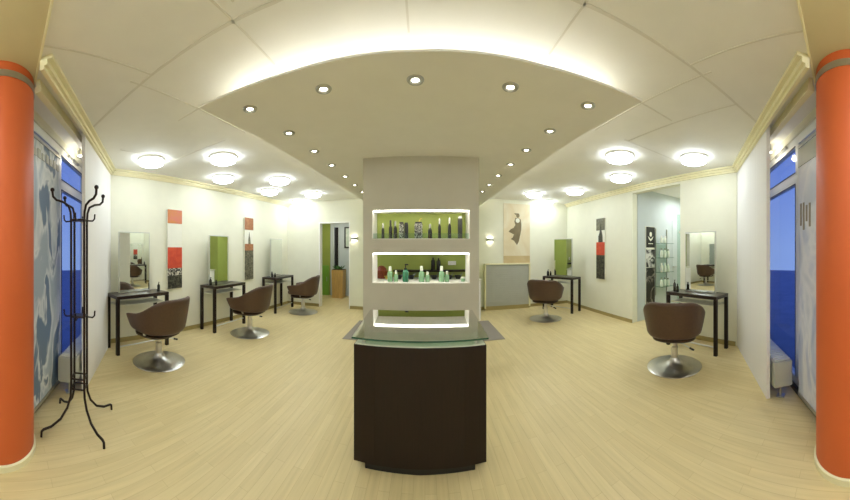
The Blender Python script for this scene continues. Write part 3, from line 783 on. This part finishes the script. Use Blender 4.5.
# sconces
def sconce(x, z, lab):
    t = thing('wall_sconce', lab, 'wall lamp', (x, YB, z), 0, 'up and down wall lamps')
    bm = new(); n = 14
    pts = [(.085*math.cos(PI+PI*i/n), .085*math.sin(PI+PI*i/n)) for i in range(n+1)]
    prism(bm, pts, 'z', -.035, .07); obj('body', bm, M['alu'], t, True)
    for nm, zz in (('upper_glow', .036), ('lower_glow', -.042)):
        bm = new(); prism(bm, [(a*.82, b*.82-.004) for a, b in pts], 'z', zz, .006); obj(nm, bm, M['sconce'], t)
sconce(-1.655, 1.67, 'small glowing wall lamp between the doorway and the pillar')
sconce(1.52, 1.64, 'small glowing wall lamp left of the dancer banner')

# hall: planter, plant, picture
pl = thing('planter', 'tall light wood planter box in the hall beyond the doorway', 'planter', (-2.51, 7.62, 0))
bm = new(); prism(bm, [(-.155, -.155), (.155, -.155), (.155, .155), (-.155, .155)], 'z', 0, .82)
for v in bm.verts:
    if v.co.z > .4: v.co.x *= 1.12; v.co.y *= 1.12
obj('box', bm, M['wood'], pl)
bm = new(); bx(bm, (0, 0, .815), (.325, .325, .03)); obj('soil', bm, M['dark'], pl)
pt_ = thing('potted_plant', 'low green leafy plant growing in the hall planter', 'plant', (-2.51, 7.62, .83))
bm = new()
for i in range(46):
    a = random.uniform(0, 2*PI); r0 = random.uniform(0, .13); l = random.uniform(.07, .17); el = random.uniform(.2, 1.2)
    p = Vector((r0*math.cos(a), r0*math.sin(a), 0)); d = Vector((math.cos(a)*math.cos(el), math.sin(a)*math.cos(el), math.sin(el)))
    s = Vector((-math.sin(a), math.cos(a), 0))*random.uniform(.018, .03)
    q = [p, p+d*l*.5+s, p+d*l+Vector((0, 0, -.02)), p+d*l*.5-s]
    lo = [bm.verts.new(v) for v in q]; hi = [bm.verts.new(v+Vector((0, 0, .003))) for v in q]
    bm.faces.new(lo[::-1]); bm.faces.new(hi)
    for k in range(4): bm.faces.new((lo[k], lo[(k+1) % 4], hi[(k+1) % 4], hi[k]))
obj('foliage', bm, M['leaf'], pt_)
pf = thing('picture_frame', 'black framed picture on the grey hall wall beyond the doorway', 'picture', (-2.2, 7.89, 1.46))
bm = new()
for c, s in (((-.2, 0, .32), (.04, .025, .64)), ((.2, 0, .32), (.04, .025, .64)), ((0, 0, .62), (.44, .025, .04)), ((0, 0, .02), (.44, .025, .04))): bx(bm, c, s)
obj('frame', bm, M['black'], pf)
bm = new(); bx(bm, (0, .004, .32), (.37, .012, .57)); obj('picture', bm, pattern('pale_green_picture', (186, 204, 180), (222, 226, 214), 5, .3, .7), pf)
lamp = bpy.data.lights.new('hall_light', 'AREA'); lamp.energy = 7; lamp.size = .5; lamp.color = (1, .97, .9)
lo = bpy.data.objects.new('hall_light', lamp); COL.objects.link(lo); lo.location = (-2.5, 7.1, 2.37)
lamp = bpy.data.lights.new('passage_light', 'AREA'); lamp.energy = 10; lamp.size = .4; lamp.color = (.92, .97, 1)
lo = bpy.data.objects.new('passage_light', lamp); COL.objects.link(lo); lo.location = (4.9, 3.15, 2.55)

# ------------------------------------------------------------------ product display in the passage
YP = 3.74
ds = thing('poster_panel', 'tall stack of black and white posters on the passage wall', 'poster display', (4.1, YP, .22))
bm = new(); bx(bm, (0, -.008, .83), (.27, .016, 1.66)); obj('board', bm, M['paper'], ds)
face = pattern('black_white_portrait', (26, 26, 26), (222, 220, 214), 7, .42, .56, 'noise', (1, 1, .8))
fig = pattern('dark_figure_print', (34, 31, 28), (176, 166, 150), 5, .5, .62, 'noise', (1, 1, .7))
bm = new(); bx(bm, (0, -.018, 1.44), (.26, .004, .42)); po = obj('black_poster', bm, M['black'], ds)
bm = new()
lathe_pts = [(.035*math.cos(2*PI*i/16), 1.44+.05*math.sin(2*PI*i/16)) for i in range(16)]
prism(bm, [(a, b+.06) for a, b in lathe_pts], 'y', -.024, .005)
prism(bm, [(-.08, 1.46), (-.05, 1.44), (0, 1.40), (.05, 1.44), (.08, 1.46), (.05, 1.40), (0, 1.36), (-.05, 1.40)], 'y', -.024, .005)
bx(bm, (0, -.022, 1.31), (.14, .004, .016)); obj('emblem', bm, M['paper'], po)
bm = new(); bx(bm, (0, -.018, 1.01), (.26, .004, .36)); obj('portrait_poster', bm, face, ds)
bm = new(); bx(bm, (0, -.018, .42), (.26, .004, .80)); obj('figure_poster', bm, fig, ds)

su = thing('glass_shelf_unit', 'slim wall unit of glass shelves beside the passage posters', 'shelf', (4.45, YP, .5))
shz = [1.54, 1.24, .94, .64]
for s in (-.185, .185):
    bm = new(); bx(bm, (s, -.012, .65), (.014, .022, 1.4)); obj('upright', bm, M['alu'], su)
for z in shz:
    bm = new(); bx(bm, (0, -.11, z-.5-.0045), (.40, .19, .008)); obj('shelf', bm, M['greenglass'], su)
rows = ['top', 'second', 'third', 'lowest']; colsn = ['left', 'centre', 'right']
G = 'white product bottles on the passage shelves'
for k, z in enumerate(shz):
    for j, dx in enumerate((-.11, 0, .11)):
        if k == 0 and j == 2: continue
        hgt = (.16, .2, .19, .18)[k]-.02*(j == 2)
        bottle('product_bottle', 4.45+dx, YP-.11, z, .034, hgt, M['cap'], M['silver'] if k % 2 else M['white'], f'white product bottle, {colsn[j]} on the {rows[k]} passage shelf', G, caph=.2)
gp = thing('passage_screen', 'frameless clear glass panel at the near edge of the passage', 'glass panel', (3.72, 2.67, 0))
bm = new(); bx(bm, (0, 0, 1.0), (.24, .01, 1.98)); obj('pane', bm, M['glass'], gp)
for z in (.35, 1.70):
    bm = new(); lathe(bm, [(0, 0), (.02, 0), (.02, .02), (0, .02)], n=16); o = obj('fixing', bm, M['chrome'], gp, True); o.rotation_euler = (PI/2, 0, 0); o.location = (-.07, -.005, z)
bm = new(); bx(bm, (5.05, YP-.004, 1.05), (.42, .012, 2.05)); o = struct('door_3', bm, M['hallwall'], 'flat grey door in the passage far wall', 'door')
bm = new(); bx(bm, (4.9, YP-.03, 1.02), (.11, .03, .02)); obj('handle', bm, M['alu'], o)

# ------------------------------------------------------------------ coat stand
cs = thing('coat_stand', 'dark metal coat stand with curled hooks beside the left column', 'coat stand', (-2.09, .63, 0), math.radians(-30))
for i in range(4):
    a = PI/4+PI/2*i; c, s = math.cos(a), math.sin(a)
    def q(r, z): return (c*r, s*r, z)
    bm = new(); tube(bm, [q(.075, .30), q(.075, 1.0), q(.075, 1.62), q(.08, 1.70), q(.10, 1.75), q(.15, 1.775), q(.205, 1.785), q(.235, 1.81), q(.24, 1.85)], .0095, 10)
    up_ = obj('upright', bm, M['iron'], cs, True)
    bm = new(); ball(bm, q(.24, 1.86), .017); obj('hook_ball', bm, M['iron'], up_, True)
    bm = new(); tube(bm, [q(.075, .32), q(.08, .24), q(.11, .16), q(.17, .09), q(.25, .055), q(.315, .05), q(.33, .04), q(.333, .0)], .0095, 10); obj('leg', bm, M['iron'], cs, True)
    b2 = PI/2*i; c2, s2 = math.cos(b2), math.sin(b2)
    for z in (1.635, .865):
        bm = new(); tube(bm, [(c2*.055, s2*.055, z), (c2*.11, s2*.11, z-.004), (c2*.125, s2*.125, z+.012), (c2*.128, s2*.128, z+.05)], .0065, 8); obj('hook', bm, M['iron'], cs, True)
for z in (1.64, .87, .38, .30):
    bm = new()
    p = [(.075*math.cos(PI/4+PI/2*i), .075*math.sin(PI/4+PI/2*i), z) for i in range(5)]
    for u, v in zip(p, p[1:]): tube(bm, [u, v], .007, 8)
    if z > .5: bx(bm, (0, 0, z), (.1, .1, .014))
    obj('cross_frame', bm, M['iron'], cs, True)

# ------------------------------------------------------------------ world, camera, view
w = bpy.data.worlds.new('dusk'); SC.world = w; w.use_nodes = True
nt = w.node_tree; bg = nt.nodes['Background']
tc = nt.nodes.new('ShaderNodeTexCoord'); sp = nt.nodes.new('ShaderNodeSeparateXYZ'); cr = nt.nodes.new('ShaderNodeValToRGB')
nt.links.new(tc.outputs['Generated'], sp.inputs[0]); nt.links.new(sp.outputs['Z'], cr.inputs['Fac']); nt.links.new(cr.outputs['Color'], bg.inputs['Color'])
cr.color_ramp.elements[0].position = 0; cr.color_ramp.elements[0].color = lin((150, 172, 226))
cr.color_ramp.elements[1].position = .5; cr.color_ramp.elements[1].color = lin((84, 116, 214))
bg.inputs['Strength'].default_value = .8

cd = bpy.data.cameras.new('camera'); cam = bpy.data.objects.new('camera', cd); COL.objects.link(cam); SC.camera = cam
cam.location = (0, 0, 1.4); cam.rotation_euler = (PI/2, 0, 0)
cd.type = 'PANO'; cd.panorama_type = 'CENTRAL_CYLINDRICAL'          # the photograph is a 180 degree cylindrical panorama
cd.central_cylindrical_radius = 1.0
cd.central_cylindrical_range_u_min = -PI/2; cd.central_cylindrical_range_u_max = PI/2
hv = 250/270.563
cd.central_cylindrical_range_v_min = -hv; cd.central_cylindrical_range_v_max = hv
cd.clip_start = .01

vs = SC.view_settings
vs.view_transform = 'Standard'; vs.look = 'None'; vs.gamma = 1; vs.use_curve_mapping = False
vs.exposure = 0.62
SC.cycles.max_bounces = 10; SC.cycles.transparent_max_bounces = 16
